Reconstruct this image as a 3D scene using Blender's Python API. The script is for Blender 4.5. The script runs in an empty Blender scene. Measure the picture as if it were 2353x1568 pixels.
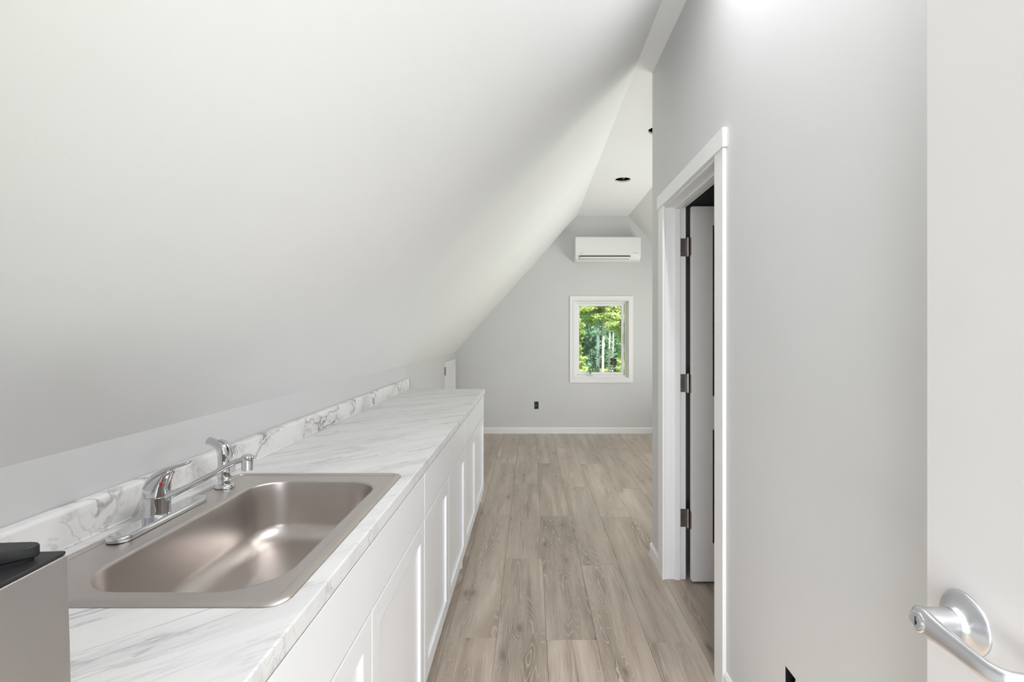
import bpy, bmesh, math, random
from mathutils import Vector, Matrix
random.seed(7)
C = bpy.context.scene
col = C.collection
PI = math.pi

# ------------------------------------------------------------------ camera
F = 1150.0                      # focal length in pixels of the 2353 px frame
CZ = 1.382
cd = bpy.data.cameras.new('camera'); cam = bpy.data.objects.new('camera', cd); col.objects.link(cam)
cam.location = (0, 0, CZ); cam.rotation_euler = (PI/2, 0, 0)
cd.sensor_width = 36.0; cd.lens = 36.0*F/2353.0
cd.shift_x = -43.5/2353.0; cd.shift_y = -19.0/2353.0
cd.clip_start = 0.02; cd.clip_end = 300
C.camera = cam
# ------------------------------------------------------------------ world, sun, daylight, added fill lamps
C.view_settings.view_transform = 'Standard'; C.view_settings.look = 'None'
C.view_settings.gamma = 1.0; C.view_settings.use_curve_mapping = False
C.view_settings.exposure = -0.07
w = bpy.data.worlds.new('sky'); C.world = w; w.use_nodes = True
bg = w.node_tree.nodes['Background']; bg.inputs[0].default_value = (0.86, 0.93, 1.0, 1); bg.inputs[1].default_value = 0.7
def light(name, typ, loc, rot, energy, color=(1,1,1), size=1, size_y=None, angle=None):
    l = bpy.data.lights.new(name, typ); o = bpy.data.objects.new(name, l); col.objects.link(o)
    o.location = loc; o.rotation_euler = rot; l.energy = energy; l.color = color
    if typ == 'AREA':
        l.shape = 'RECTANGLE'; l.size = size; l.size_y = size_y or size
    if typ == 'SUN': l.angle = angle or 0.01
    return o
# high sun behind the camera; it falls through the open entry door on to the floor behind the frame
light('sun', 'SUN', (0, 0, 20), (math.radians(42), 0, 0), 8.5, (1.0, 0.98, 0.95), angle=0.01)
# open bright yard beyond the entry door: sky above, added low lamp aimed up at the ceiling
light('yard_daylight', 'AREA', (0.2, -3.2, 1.6), (PI/2, 0, 0), 168, (0.895, 0.935, 1.0), 3.2, 2.6)
light('low_door_fill', 'AREA', (0.2, -2.2, 0.3), (PI/2+0.5, 0, 0), 122, (0.885, 0.93, 1.0), 3.2, 1.0)
# added fill lamp under the flat ceiling, out of frame, no fixture there
light('ceiling_fill', 'AREA', (0.655, 0.92, 2.975), (0, 0, 0), 30, (0.96, 0.97, 1.0), 0.04, 1.7)
# daylight of the far room, as if through the added side window
light('side_window_daylight', 'AREA', (2.5, 4.75, 0.95), (0, PI/2+0.60, -0.08), 46, (0.985, 1.0, 0.965), 0.7, 2.3)

# ------------------------------------------------------------------ helpers
def link(o, parent=None):
    col.objects.link(o)
    if parent is not None: o.parent = parent
    return o
def obj(name, bm, mat, parent=None, smooth=False, bevel=0, seg=2):
    me = bpy.data.meshes.new(name)
    bmesh.ops.recalc_face_normals(bm, faces=bm.faces[:])
    bm.to_mesh(me); bm.free()
    if mat: me.materials.append(mat)
    o = bpy.data.objects.new(name, me); link(o, parent)
    if smooth:
        for p in me.polygons: p.use_smooth = True
    if bevel:
        m = o.modifiers.new('b', 'BEVEL'); m.width = bevel; m.segments = seg; m.limit_method = 'ANGLE'; m.angle_limit = math.radians(40)
        if hasattr(m, 'harden_normals'): m.harden_normals = False
    if smooth or bevel:
        m = o.modifiers.new('w', 'WEIGHTED_NORMAL'); m.keep_sharp = True
        for p in me.polygons: p.use_smooth = True
        try: me.set_sharp_from_angle(angle=math.radians(50))
        except Exception: pass
    return o
def empty(name, loc, rz=0):
    o = bpy.data.objects.new(name, None); link(o); o.location = loc; o.rotation_euler = (0, 0, rz); o.empty_display_size = 0.05
    return o
def tag(o, label=None, cat=None, group=None, kind=None):
    if label: o['label'] = label
    if cat: o['category'] = cat
    if group: o['group'] = group
    if kind: o['kind'] = kind
    return o
def BM(): return bmesh.new()
def box(bm, x0, x1, y0, y1, z0, z1):
    vs = [bm.verts.new((x, y, z)) for x in (x0, x1) for y in (y0, y1) for z in (z0, z1)]
    for f in ((0,1,3,2),(4,6,7,5),(0,4,5,1),(2,3,7,6),(0,2,6,4),(1,5,7,3)):
        bm.faces.new([vs[i] for i in f])
    return bm
def bxo(name, mat, parent, *a, bevel=0, seg=2): return obj(name, box(BM(), *a), mat, parent, bevel=bevel, seg=seg)
def prism(bm, pts, a0, a1, ax='y'):
    """pts: polygon in the plane across axis ax"""
    def P(p, a):
        return {'y': (p[0], a, p[1]), 'x': (a, p[0], p[1]), 'z': (p[0], p[1], a)}[ax]
    A = [bm.verts.new(P(p, a0)) for p in pts]; B = [bm.verts.new(P(p, a1)) for p in pts]
    n = len(pts)
    bm.faces.new(A); bm.faces.new(B[::-1])
    for i in range(n): bm.faces.new([A[i], A[(i+1) % n], B[(i+1) % n], B[i]])
    return bm
def slab(bm, u0, u1, v0, v1, holes, w0, w1, ax):
    """rect slab with rectangular holes; ax = thickness axis. (u,v) are the two others in xyz order"""
    us = sorted({u0, u1, *[h[0] for h in holes], *[h[1] for h in holes]})
    vs = sorted({v0, v1, *[h[2] for h in holes], *[h[3] for h in holes]})
    us = [u for u in us if u0 <= u <= u1]; vs = [v for v in vs if v0 <= v <= v1]
    def P(u, v, t): return {'x': (t, u, v), 'y': (u, t, v), 'z': (u, v, t)}[ax]
    cache = {}
    def V(i, j, k):
        if (i, j, k) not in cache: cache[(i, j, k)] = bm.verts.new(P(us[i], vs[j], (w0, w1)[k]))
        return cache[(i, j, k)]
    def full(i, j):
        if i < 0 or j < 0 or i >= len(us)-1 or j >= len(vs)-1: return False
        cu, cv = (us[i]+us[i+1])/2, (vs[j]+vs[j+1])/2
        return not any(h[0] < cu < h[1] and h[2] < cv < h[3] for h in holes)
    for i in range(len(us)-1):
        for j in range(len(vs)-1):
            if not full(i, j): continue
            for k in (0, 1): bm.faces.new([V(i,j,k), V(i+1,j,k), V(i+1,j+1,k), V(i,j+1,k)])
            if not full(i-1, j): bm.faces.new([V(i,j,0), V(i,j+1,0), V(i,j+1,1), V(i,j,1)])
            if not full(i+1, j): bm.faces.new([V(i+1,j,0), V(i+1,j+1,0), V(i+1,j+1,1), V(i+1,j,1)])
            if not full(i, j-1): bm.faces.new([V(i,j,0), V(i+1,j,0), V(i+1,j,1), V(i,j,1)])
            if not full(i, j+1): bm.faces.new([V(i,j+1,0), V(i+1,j+1,0), V(i+1,j+1,1), V(i,j+1,1)])
    return bm
def cyl(bm, p0, p1, r0, r1=None, n=24, cap=True):
    r1 = r0 if r1 is None else r1
    p0, p1 = Vector(p0), Vector(p1); d = (p1-p0).normalized()
    a = d.orthogonal().normalized(); b = d.cross(a)
    R0 = [bm.verts.new(p0 + r0*(a*math.cos(2*PI*i/n)+b*math.sin(2*PI*i/n))) for i in range(n)]
    R1 = [bm.verts.new(p1 + r1*(a*math.cos(2*PI*i/n)+b*math.sin(2*PI*i/n))) for i in range(n)]
    for i in range(n): bm.faces.new([R0[i], R0[(i+1)%n], R1[(i+1)%n], R1[i]])
    if cap: bm.faces.new(R0[::-1]); bm.faces.new(R1)
    return bm
def loft(bm, rings, cap=True):
    R = [[bm.verts.new(p) for p in r] for r in rings]; n = len(R[0])
    for a, b in zip(R, R[1:]):
        for i in range(n): bm.faces.new([a[i], a[(i+1)%n], b[(i+1)%n], b[i]])
    if cap: bm.faces.new(R[0][::-1]); bm.faces.new(R[-1])
    return bm
def lathe(bm, prof, o=(0,0,0), axis='z', n=32):
    """prof: (radius, height) pairs; along +axis ('z','x-')"""
    rings = []
    for r, h in prof:
        ring = []
        for i in range(n):
            a = 2*PI*i/n; c, s = r*math.cos(a), r*math.sin(a)
            if axis == 'z': p = (o[0]+c, o[1]+s, o[2]+h)
            else: p = (o[0]-h, o[1]+c, o[2]+s)
            ring.append(p)
        rings.append(ring)
    return loft(bm, rings)
def path_loft(bm, pts, y0, n=16, sq=2.0):
    """pts (x, z, half-height, half-width) in the XZ plane at y0; superellipse sections"""
    rings = []
    for i, (x, z, h, wd) in enumerate(pts):
        a = pts[max(i-1, 0)]; b = pts[min(i+1, len(pts)-1)]
        t = Vector((b[0]-a[0], b[1]-a[1])).normalized(); nx, nz = -t.y, t.x
        ring = []
        for k in range(n):
            th = 2*PI*k/n; c, s = math.cos(th), math.sin(th)
            c = math.copysign(abs(c)**(2/sq), c); s = math.copysign(abs(s)**(2/sq), s)
            ring.append((x+nx*h*c, y0+wd*s, z+nz*h*c))
        rings.append(ring)
    return loft(bm, rings)
def rrect(x0, x1, y0, y1, r, z, k=8):
    out = []
    for cx, cy, a0 in ((x1-r, y1-r, 0), (x0+r, y1-r, PI/2), (x0+r, y0+r, PI), (x1-r, y0+r, 1.5*PI)):
        for i in range(k+1):
            a = a0 + PI/2*i/k; out.append((cx+r*math.cos(a), cy+r*math.sin(a), z))
    return out

# ------------------------------------------------------------------ materials
def new_mat(name):
    m = bpy.data.materials.new(name); m.use_nodes = True
    nt = m.node_tree; return m, nt, nt.nodes, nt.links, nt.nodes['Principled BSDF']
def N(ns, t, **kw):
    n = ns.new(t)
    for k, v in kw.items():
        if k in n.inputs: n.inputs[k].default_value = v
        else: setattr(n, k, v)
    return n
def ramp(ns, stops, interp='LINEAR'):
    r = ns.new('ShaderNodeValToRGB'); r.color_ramp.interpolation = interp
    el = r.color_ramp.elements
    while len(el) < len(stops): el.new(0.5)
    for e, (p, c) in zip(el, stops):
        e.position = p; e.color = (c, c, c, 1) if not hasattr(c, '__len__') else (*c, 1)
    return r
def plain(name, c, rough=0.5, metal=0.0, bump=0.0, bscale=60, spec=0.5, var=0.03, coat=0):
    m, nt, ns, L, p = new_mat(name)
    tc = N(ns, 'ShaderNodeTexCoord'); nz = N(ns, 'ShaderNodeTexNoise', Scale=bscale, Detail=3.0)
    L.new(tc.outputs['Object'], nz.inputs['Vector'])
    n2 = N(ns, 'ShaderNodeTexNoise', Scale=2.3, Detail=2.0); L.new(tc.outputs['Object'], n2.inputs['Vector'])
    r = ramp(ns, [(0.3, tuple(x*(1-var) for x in c)), (0.7, tuple(min(1, x*(1+var)) for x in c))])
    L.new(n2.outputs['Fac'], r.inputs['Fac']); L.new(r.outputs['Color'], p.inputs['Base Color'])
    p.inputs['Roughness'].default_value = rough; p.inputs['Metallic'].default_value = metal
    p.inputs['Specular IOR Level'].default_value = spec
    if coat: p.inputs['Coat Weight'].default_value = coat; p.inputs['Coat Roughness'].default_value = 0.1
    if bump:
        b = N(ns, 'ShaderNodeBump', Strength=bump, Distance=0.002); L.new(nz.outputs['Fac'], b.inputs['Height']); L.new(b.outputs['Normal'], p.inputs['Normal'])
    return m
M = {}
M['ceiling'] = plain('ceiling_paint', (0.87, 0.868, 0.865), 0.6, bump=0.06, bscale=180, var=0.01, spec=0.3)
M['wall'] = plain('wall_paint', (0.63, 0.628, 0.625), 0.5, bump=0.06, bscale=200, var=0.012, spec=0.35)
M['trim'] = plain('trim_paint', (0.82, 0.81, 0.80), 0.35, bump=0.03, bscale=90, var=0.015)
M['door'] = plain('door_paint', (0.78, 0.75, 0.73), 0.4, bump=0.05, bscale=120, var=0.02)
M['entry'] = plain('entry_door_paint', (0.73, 0.70, 0.695), 0.45, bump=0.03, bscale=160, var=0.02)
M['cab'] = plain('cabinet_paint', (0.80, 0.81, 0.825), 0.28, bump=0.02, bscale=60, var=0.015)
M['plastic'] = plain('white_plastic', (0.80, 0.80, 0.79), 0.35, var=0.01)
M['vinyl'] = plain('window_vinyl', (0.84, 0.84, 0.83), 0.3, var=0.01)
M['black'] = plain('black_plastic', (0.012, 0.012, 0.013), 0.42, var=0.1, spec=0.4)
M['blackmat'] = plain('black_satin', (0.022, 0.021, 0.023), 0.45, bump=0.05, bscale=300, var=0.1, spec=0.35)
M['dark'] = plain('dark_void', (0.02, 0.017, 0.015), 0.8, var=0.2)
M['greyprint'] = plain('grey_print', (0.28, 0.28, 0.28), 0.5, var=0.02)
M['pale'] = plain('pale_print', (0.25, 0.25, 0.24), 0.5, var=0.05)
M['red'] = plain('red_dot', (0.6, 0.02, 0.02), 0.3, var=0.02)
M['chrome'] = plain('chrome', (0.70, 0.71, 0.725), 0.05, 1.0, var=0.01)
M['nickel'] = plain('satin_nickel', (0.46, 0.42, 0.39), 0.3, 1.0, var=0.06)
M['satin'] = plain('satin_chrome', (0.60, 0.61, 0.635), 0.33, 1.0, var=0.03)
M['raw'] = plain('raw_particleboard', (0.04, 0.03, 0.025), 0.9, bump=0.5, bscale=300, var=0.4)
M['bathwall'] = plain('bathroom_unlit_paint', (0.12, 0.12, 0.125), 0.6, var=0.02)  # darkness of the unlit bathroom put into the wall colour
M['joist'] = plain('raw_wood', (0.30, 0.22, 0.15), 0.8, bump=0.4, bscale=80, var=0.2)
M['copper'] = plain('wire_insulation', (0.35, 0.33, 0.3), 0.5, var=0.2)
M['exterior'] = plain('exterior_siding', (0.45, 0.45, 0.43), 0.8, var=0.05)

def steel():
    m, nt, ns, L, p = new_mat('brushed_steel')
    tc = N(ns, 'ShaderNodeTexCoord'); mp = N(ns, 'ShaderNodeMapping'); mp.inputs['Scale'].default_value = (900, 14, 900)
    nz = N(ns, 'ShaderNodeTexNoise', Scale=1.0, Detail=3.0)
    L.new(tc.outputs['Object'], mp.inputs['Vector']); L.new(mp.outputs['Vector'], nz.inputs['Vector'])
    r = ramp(ns, [(0.3, (0.60, 0.555, 0.525)), (0.7, (0.63, 0.585, 0.555))]); L.new(nz.outputs['Fac'], r.inputs['Fac']); L.new(r.outputs['Color'], p.inputs['Base Color'])
    r2 = ramp(ns, [(0.3, 0.31), (0.7, 0.37)]); L.new(nz.outputs['Fac'], r2.inputs['Fac']); L.new(r2.outputs['Color'], p.inputs['Roughness'])
    p.inputs['Metallic'].default_value = 1.0
    b = N(ns, 'ShaderNodeBump', Strength=0.02, Distance=0.0003); L.new(nz.outputs['Fac'], b.inputs['Height']); L.new(b.outputs['Normal'], p.inputs['Normal'])
    return m
M['steel'] = steel()
def steel2():
    m, nt, ns, L, p = new_mat('appliance_steel')
    tc = N(ns, 'ShaderNodeTexCoord'); nz = N(ns, 'ShaderNodeTexNoise', Scale=5.0, Detail=2.0)
    L.new(tc.outputs['Object'], nz.inputs['Vector'])
    r = ramp(ns, [(0.3, (0.66, 0.64, 0.63)), (0.7, (0.72, 0.70, 0.695))]); L.new(nz.outputs['Fac'], r.inputs['Fac']); L.new(r.outputs['Color'], p.inputs['Base Color'])
    r2 = ramp(ns, [(0.3, 0.30), (0.7, 0.36)]); L.new(nz.outputs['Fac'], r2.inputs['Fac']); L.new(r2.outputs['Color'], p.inputs['Roughness'])
    p.inputs['Metallic'].default_value = 1.0
    return m
M['steel2'] = steel2()

def mixc(ns, L, a, b, fac, mode='MIX'):
    mx = ns.new('ShaderNodeMix'); mx.data_type = 'RGBA'; mx.blend_type = mode
    for s, v in ((6, a), (7, b)):
        if hasattr(v, 'links'): L.new(v, mx.inputs[s])
        else: mx.inputs[s].default_value = (*v, 1)
    if hasattr(fac, 'links'): L.new(fac, mx.inputs[0])
    else: mx.inputs[0].default_value = fac
    return mx.outputs[2]
def math_(ns, L, op, a, b=None):
    n = ns.new('ShaderNodeMath'); n.operation = op
    for i, v in enumerate((a, b)):
        if v is None: continue
        if hasattr(v, 'links'): L.new(v, n.inputs[i])
        else: n.inputs[i].default_value = v
    return n.outputs[0]
def marble_top():
    m, nt, ns, L, p = new_mat('marble_laminate')
    tc = N(ns, 'ShaderNodeTexCoord')
    rot = N(ns, 'ShaderNodeMapping'); rot.inputs['Rotation'].default_value = (0, 0, math.radians(-42)); L.new(tc.outputs['Object'], rot.inputs['Vector'])
    def veins(su, sv, off, lo, hi, dist, det=6.0):
        mp = N(ns, 'ShaderNodeMapping'); mp.inputs['Scale'].default_value = (su, sv, sv*0.5); mp.inputs['Location'].default_value = (off, off*1.7, 0)
        L.new(rot.outputs['Vector'], mp.inputs['Vector'])
        nz = N(ns, 'ShaderNodeTexNoise', Scale=1.0, Detail=det, Roughness=0.6, Distortion=dist); L.new(mp.outputs['Vector'], nz.inputs['Vector'])
        a = math_(ns, L, 'ABSOLUTE', math_(ns, L, 'SUBTRACT', nz.outputs['Fac'], 0.5))
        r = ramp(ns, [(lo, 1.0), (hi, 0.0)]); L.new(a, r.inputs['Fac']); return r.outputs['Color']
    def mask(su, sv, off, lo, hi):
        mp = N(ns, 'ShaderNodeMapping'); mp.inputs['Scale'].default_value = (su, sv, sv); mp.inputs['Location'].default_value = (off, off, off)
        L.new(rot.outputs['Vector'], mp.inputs['Vector'])
        nz = N(ns, 'ShaderNodeTexNoise', Scale=1.0, Detail=3.0); L.new(mp.outputs['Vector'], nz.inputs['Vector'])
        r = ramp(ns, [(lo, 0.0), (hi, 1.0)]); L.new(nz.outputs['Fac'], r.inputs['Fac']); return r.outputs['Color']
    c = (0.74, 0.735, 0.73)
    soft = math_(ns, L, 'MULTIPLY', mask(1.6, 13, 3.1, 0.50, 0.72), 0.42)
    c1 = mixc(ns, L, c, (0.50, 0.49, 0.49), soft)
    v1 = math_(ns, L, 'MULTIPLY', veins(2.2, 17, 1.3, 0.0, 0.026, 0.6), mask(3, 9, 8.2, 0.46, 0.62))
    c2 = mixc(ns, L, c1, (0.30, 0.29, 0.30), math_(ns, L, 'MULTIPLY', v1, 0.6))
    v2 = math_(ns, L, 'MULTIPLY', veins(5, 46, 5.7, 0.0, 0.05, 0.8), mask(2.2, 7, 2.2, 0.52, 0.66))
    c3 = mixc(ns, L, c2, (0.36, 0.35, 0.36), math_(ns, L, 'MULTIPLY', v2, 0.45))
    L.new(c3, p.inputs['Base Color']); p.inputs['Roughness'].default_value = 0.33
    return m
def marble_splash():
    m, nt, ns, L, p = new_mat('marble_laminate_bold')
    tc = N(ns, 'ShaderNodeTexCoord')
    def veins(sc, off, hi, dist, sy=1.0):
        mp = N(ns, 'ShaderNodeMapping'); mp.inputs['Scale'].default_value = (sc, sc*sy, sc); mp.inputs['Location'].default_value = (off, off*1.7, off); mp.inputs['Rotation'].default_value = (0.5, 0, 0)
        L.new(tc.outputs['Object'], mp.inputs['Vector'])
        nz = N(ns, 'ShaderNodeTexNoise', Scale=1.0, Detail=7.0, Roughness=0.58, Distortion=dist); L.new(mp.outputs['Vector'], nz.inputs['Vector'])
        a = math_(ns, L, 'ABSOLUTE', math_(ns, L, 'SUBTRACT', nz.outputs['Fac'], 0.5))
        r = ramp(ns, [(0.0, 1.0), (hi, 0.0)]); L.new(a, r.inputs['Fac']); return r.outputs['Color']
    def mask(sc, off, lo, hi):
        mp = N(ns, 'ShaderNodeMapping'); mp.inputs['Scale'].default_value = (sc, sc, sc); mp.inputs['Location'].default_value = (off, off, off)
        L.new(tc.outputs['Object'], mp.inputs['Vector'])
        nz = N(ns, 'ShaderNodeTexNoise', Scale=1.0, Detail=3.0); L.new(mp.outputs['Vector'], nz.inputs['Vector'])
        r = ramp(ns, [(lo, 0.0), (hi, 1.0)]); L.new(nz.outputs['Fac'], r.inputs['Fac']); return r.outputs['Color']
    k = mask(5.0, 4.2, 0.47, 0.66)
    c1 = mixc(ns, L, (0.81, 0.80, 0.785), (0.52, 0.50, 0.49), math_(ns, L, 'MULTIPLY', k, 0.42))
    v1 = math_(ns, L, 'MULTIPLY', veins(3.4, 1.1, 0.020, 0.7, 0.8), mask(3.0, 9.0, 0.40, 0.56))
    c2 = mixc(ns, L, c1, (0.11, 0.09, 0.085), math_(ns, L, 'MULTIPLY', v1, 0.85))
    v2 = math_(ns, L, 'MULTIPLY', veins(12, 6.1, 0.03, 1.2, 0.8), k)
    c3 = mixc(ns, L, c2, (0.24, 0.21, 0.20), math_(ns, L, 'MULTIPLY', v2, 0.65))
    L.new(c3, p.inputs['Base Color']); p.inputs['Roughness'].default_value = 0.3
    return m
M['marble'] = marble_top(); M['splash'] = marble_splash()

def wood_floor():
    m, nt, ns, L, p = new_mat('oak_plank')
    tc = N(ns, 'ShaderNodeTexCoord'); oi = N(ns, 'ShaderNodeObjectInfo')
    add = N(ns, 'ShaderNodeCombineXYZ'); 
    L.new(math_(ns, L, 'MULTIPLY', oi.outputs['Random'], 37.0), add.inputs[0]); L.new(math_(ns, L, 'MULTIPLY', oi.outputs['Random'], 91.0), add.inputs[1])
    va = ns.new('ShaderNodeVectorMath'); va.operation = 'ADD'; L.new(tc.outputs['Object'], va.inputs[0]); L.new(add.outputs[0], va.inputs[1])
    V = va.outputs[0]
    def noise(sx, sy, det=4.0, rough=0.55, dist=0.0, off=0.0):
        mp = N(ns, 'ShaderNodeMapping'); mp.inputs['Scale'].default_value = (sx, sy, 1); mp.inputs['Location'].default_value = (off, off, off); L.new(V, mp.inputs['Vector'])
        nz = N(ns, 'ShaderNodeTexNoise', Scale=1.0, Detail=det, Roughness=rough, Distortion=dist); L.new(mp.outputs['Vector'], nz.inputs['Vector']); return nz.outputs['Fac']
    # knots: sparse voronoi centres, bending the growth rings around them
    wob = ns.new('ShaderNodeTexNoise'); wob.inputs['Scale'].default_value = 9.0; L.new(V, wob.inputs['Vector'])
    wv = ns.new('ShaderNodeVectorMath'); wv.operation = 'MULTIPLY_ADD'; L.new(wob.outputs['Color'], wv.inputs[0]); wv.inputs[1].default_value = (0.035, 0.05, 0); L.new(V, wv.inputs[2])
    mp = N(ns, 'ShaderNodeMapping'); mp.inputs['Scale'].default_value = (4.4, 1.7, 1); L.new(wv.outputs[0], mp.inputs['Vector'])
    vo = N(ns, 'ShaderNodeTexVoronoi', Scale=1.0); vo.inputs['Randomness'].default_value = 1.0; vo.voronoi_dimensions = '2D'; L.new(mp.outputs['Vector'], vo.inputs['Vector'])
    kn = ramp(ns, [(0.0, 1.0), (0.12, 0.42), (0.40, 0.0)], 'EASE'); L.new(vo.outputs['Distance'], kn.inputs['Fac'])
    core = ramp(ns, [(0.0, 1.0), (0.035, 0.8), (0.08, 0.25), (0.20, 0.0)]); L.new(vo.outputs['Distance'], core.inputs['Fac'])
    kmask = ramp_out(ns, L, noise(2.4, 1.1, 1, 0.5, 0, 3), 0.47, 0.56)
    field = math_(ns, L, 'ADD', noise(6.5, 0.62, 2.0, 0.45, 0.25), math_(ns, L, 'MULTIPLY', math_(ns, L, 'MULTIPLY', kn.outputs['Color'], kmask), 0.60))
    field = math_(ns, L, 'ADD', field, math_(ns, L, 'MULTIPLY', noise(70, 7, 3.0), 0.012))
    ringv = math_(ns, L, 'FRACT', math_(ns, L, 'MULTIPLY', field, 34.0))
    rl = ramp(ns, [(0.0, 0.0), (0.36, 0.10), (0.5, 1.0), (0.64, 0.10), (1.0, 0.0)]); L.new(ringv, rl.inputs['Fac'])
    fine = noise(190, 4.5, 5.0, 0.7); mid = noise(22, 0.9, 3.0, 0.5, 0.4, 2.0); broad = noise(8.5, 0.8, 4.0, 0.55, 0.7, 9.0)
    heart = ramp(ns, [(0.40, 1.0), (0.56, 0.0)]); L.new(broad, heart.inputs['Fac'])
    r = ramp(ns, [(0.32, (0.22, 0.17, 0.13)), (0.47, (0.38, 0.305, 0.24)), (0.62, (0.53, 0.45, 0.37)), (0.75, (0.62, 0.54, 0.455))])
    L.new(math_(ns, L, 'ADD', math_(ns, L, 'MULTIPLY', broad, 0.78), math_(ns, L, 'MULTIPLY', mid, 0.22)), r.inputs['Fac'])
    c = mixc(ns, L, r.outputs['Color'], (0.20, 0.15, 0.115), math_(ns, L, 'MULTIPLY', ramp_out(ns, L, fine, 0.48, 0.70), 0.45))
    c = mixc(ns, L, c, (0.66, 0.58, 0.49), math_(ns, L, 'MULTIPLY', ramp_out(ns, L, noise(140, 3.2, 4.0, 0.65, 0, 7), 0.53, 0.70), 0.45))
    c = mixc(ns, L, c, (0.70, 0.62, 0.53), math_(ns, L, 'MULTIPLY', math_(ns, L, 'MULTIPLY', rl.outputs['Color'], math_(ns, L, 'ADD', heart.outputs['Color'], math_(ns, L, 'MULTIPLY', math_(ns, L, 'MULTIPLY', kn.outputs['Color'], kmask), 0.8))), 0.62))
    c = mixc(ns, L, c, (0.12, 0.09, 0.07), math_(ns, L, 'MULTIPLY', math_(ns, L, 'MULTIPLY', core.outputs['Color'], kmask), 0.72))
    # short pale saw marks across the grain
    saw = ramp_out(ns, L, noise(9, 42, 3.0, 0.6, 0.5, 13), 0.66, 0.78)
    c = mixc(ns, L, c, (0.68, 0.60, 0.51), math_(ns, L, 'MULTIPLY', saw, 0.5))
    # tone of each plank
    tone = ramp(ns, [(0.0, 0.90), (1.0, 1.08)]); L.new(oi.outputs['Random'], tone.inputs['Fac'])
    c = mixc(ns, L, c, tone.outputs['Color'], 1.0, 'MULTIPLY')
    L.new(c, p.inputs['Base Color'])
    rr = ramp(ns, [(0.3, 0.25), (0.7, 0.36)]); L.new(mid, rr.inputs['Fac']); L.new(rr.outputs['Color'], p.inputs['Roughness'])
    b = N(ns, 'ShaderNodeBump', Strength=0.12, Distance=0.001); L.new(fine, b.inputs['Height']); L.new(b.outputs['Normal'], p.inputs['Normal'])
    return m
def ramp_out(ns, L, s, lo, hi):
    r = ramp(ns, [(lo, 0.0), (hi, 1.0)]); L.new(s, r.inputs['Fac']); return r.outputs['Color']
M['oak'] = wood_floor()
def glass():
    m, nt, ns, L, p = new_mat('window_glass')
    ns.remove(p); out = ns['Material Output']
    tr = ns.new('ShaderNodeBsdfTransparent'); tr.inputs[0].default_value = (0.95, 0.985, 0.965, 1)
    gl = ns.new('ShaderNodeBsdfGlossy'); gl.inputs['Roughness'].default_value = 0.02
    fr = N(ns, 'ShaderNodeFresnel', IOR=1.45); mx = ns.new('ShaderNodeMixShader')
    L.new(fr.outputs[0], mx.inputs[0]); L.new(tr.outputs[0], mx.inputs[1]); L.new(gl.outputs[0], mx.inputs[2]); L.new(mx.outputs[0], out.inputs[0])
    return m
M['glass'] = glass()
def leaf_mat(name, a, b):
    m, nt, ns, L, p = new_mat(name)
    tc = N(ns, 'ShaderNodeTexCoord'); nz = N(ns, 'ShaderNodeTexNoise', Scale=1.7, Detail=3.0); L.new(tc.outputs['Object'], nz.inputs['Vector'])
    r = ramp(ns, [(0.35, a), (0.65, b)]); L.new(nz.outputs['Fac'], r.inputs['Fac']); L.new(r.outputs['Color'], p.inputs['Base Color'])
    p.inputs['Roughness'].default_value = 0.5
    out = ns['Material Output']; t = ns.new('ShaderNodeBsdfTranslucent'); L.new(r.outputs['Color'], t.inputs[0])
    mx = ns.new('ShaderNodeMixShader'); mx.inputs[0].default_value = 0.45
    L.new(p.outputs[0], mx.inputs[1]); L.new(t.outputs[0], mx.inputs[2]); L.new(mx.outputs[0], out.inputs[0])
    return m
M['leafA'] = leaf_mat('sunny_leaves', (0.42, 0.55, 0.16), (0.80, 0.86, 0.42))
M['leafB'] = leaf_mat('deep_leaves', (0.22, 0.40, 0.28), (0.36, 0.55, 0.37))
M['bark'] = plain('pale_bark', (0.72, 0.64, 0.58), 0.9, bump=1.0, bscale=20, var=0.3)
M['bark2'] = plain('grey_bark', (0.24, 0.29, 0.28), 0.9, bump=1.0, bscale=20, var=0.3)
M['grass'] = plain('meadow', (0.16, 0.26, 0.09), 0.9, bscale=5, var=0.4)

# ------------------------------------------------------------------ room shell
XL = -1.04; YF = 6.865; YN = -0.10; XW = 0.75; XWi = 0.865; YC = 3.09; ZC = 2.985; XFL = 0.632; XFR = 1.331; XR = 2.60; ZK = 1.117
tanS = (ZC-ZK)/(XFL-XL)
ZR = ZC-(XR-XFR)*tanS
def struct(name, bm, m, label, cat, parent=None, bevel=0):
    o = obj(name, bm, m, parent, bevel=bevel); return tag(o, label, cat, kind='structure')
floor = struct('floor', box(BM(), XL-0.15, XR+0.15, YN-0.15, YF+0.15, -0.12, -0.006), M['dark'], 'grey-brown wood plank floor running down the hallway', 'floor')
struct('wall_left', box(BM(), XL-0.12, XL, YN, YF, -0.006, ZK+0.02), M['wall'], 'low grey knee wall behind the counter under the sloped ceiling', 'wall')
WX0, WX1, WZ0, WZ1 = 0.596, 1.335, 0.762, 1.822         # window opening
OX, OZ = 0.075, 0.387
struct('wall_far', slab(BM(), XL-0.12, XR+0.12, -0.006, 3.15, [(WX0, WX1, WZ0, WZ1), (OX-0.030, OX+0.030, OZ-0.050, OZ+0.050)], YF, YF+0.14, 'y'), M['wall'], 'grey far end wall with window and wall air conditioner', 'wall')
struct('wall_near', slab(BM(), XL-0.12, XR+0.12, -0.006, 3.15, [(-0.30, 0.66, -0.1, 2.06)], YN-0.14, YN, 'y'), M['wall'], 'grey wall around the open entry doorway behind the camera', 'wall')
DY0, DY1, DZ = 2.000, 2.803, 2.085                        # bathroom door opening between jamb faces
R0Y, R1Y, RZ = 1.419, 1.480, 0.400                        # cut for the wall box
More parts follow.
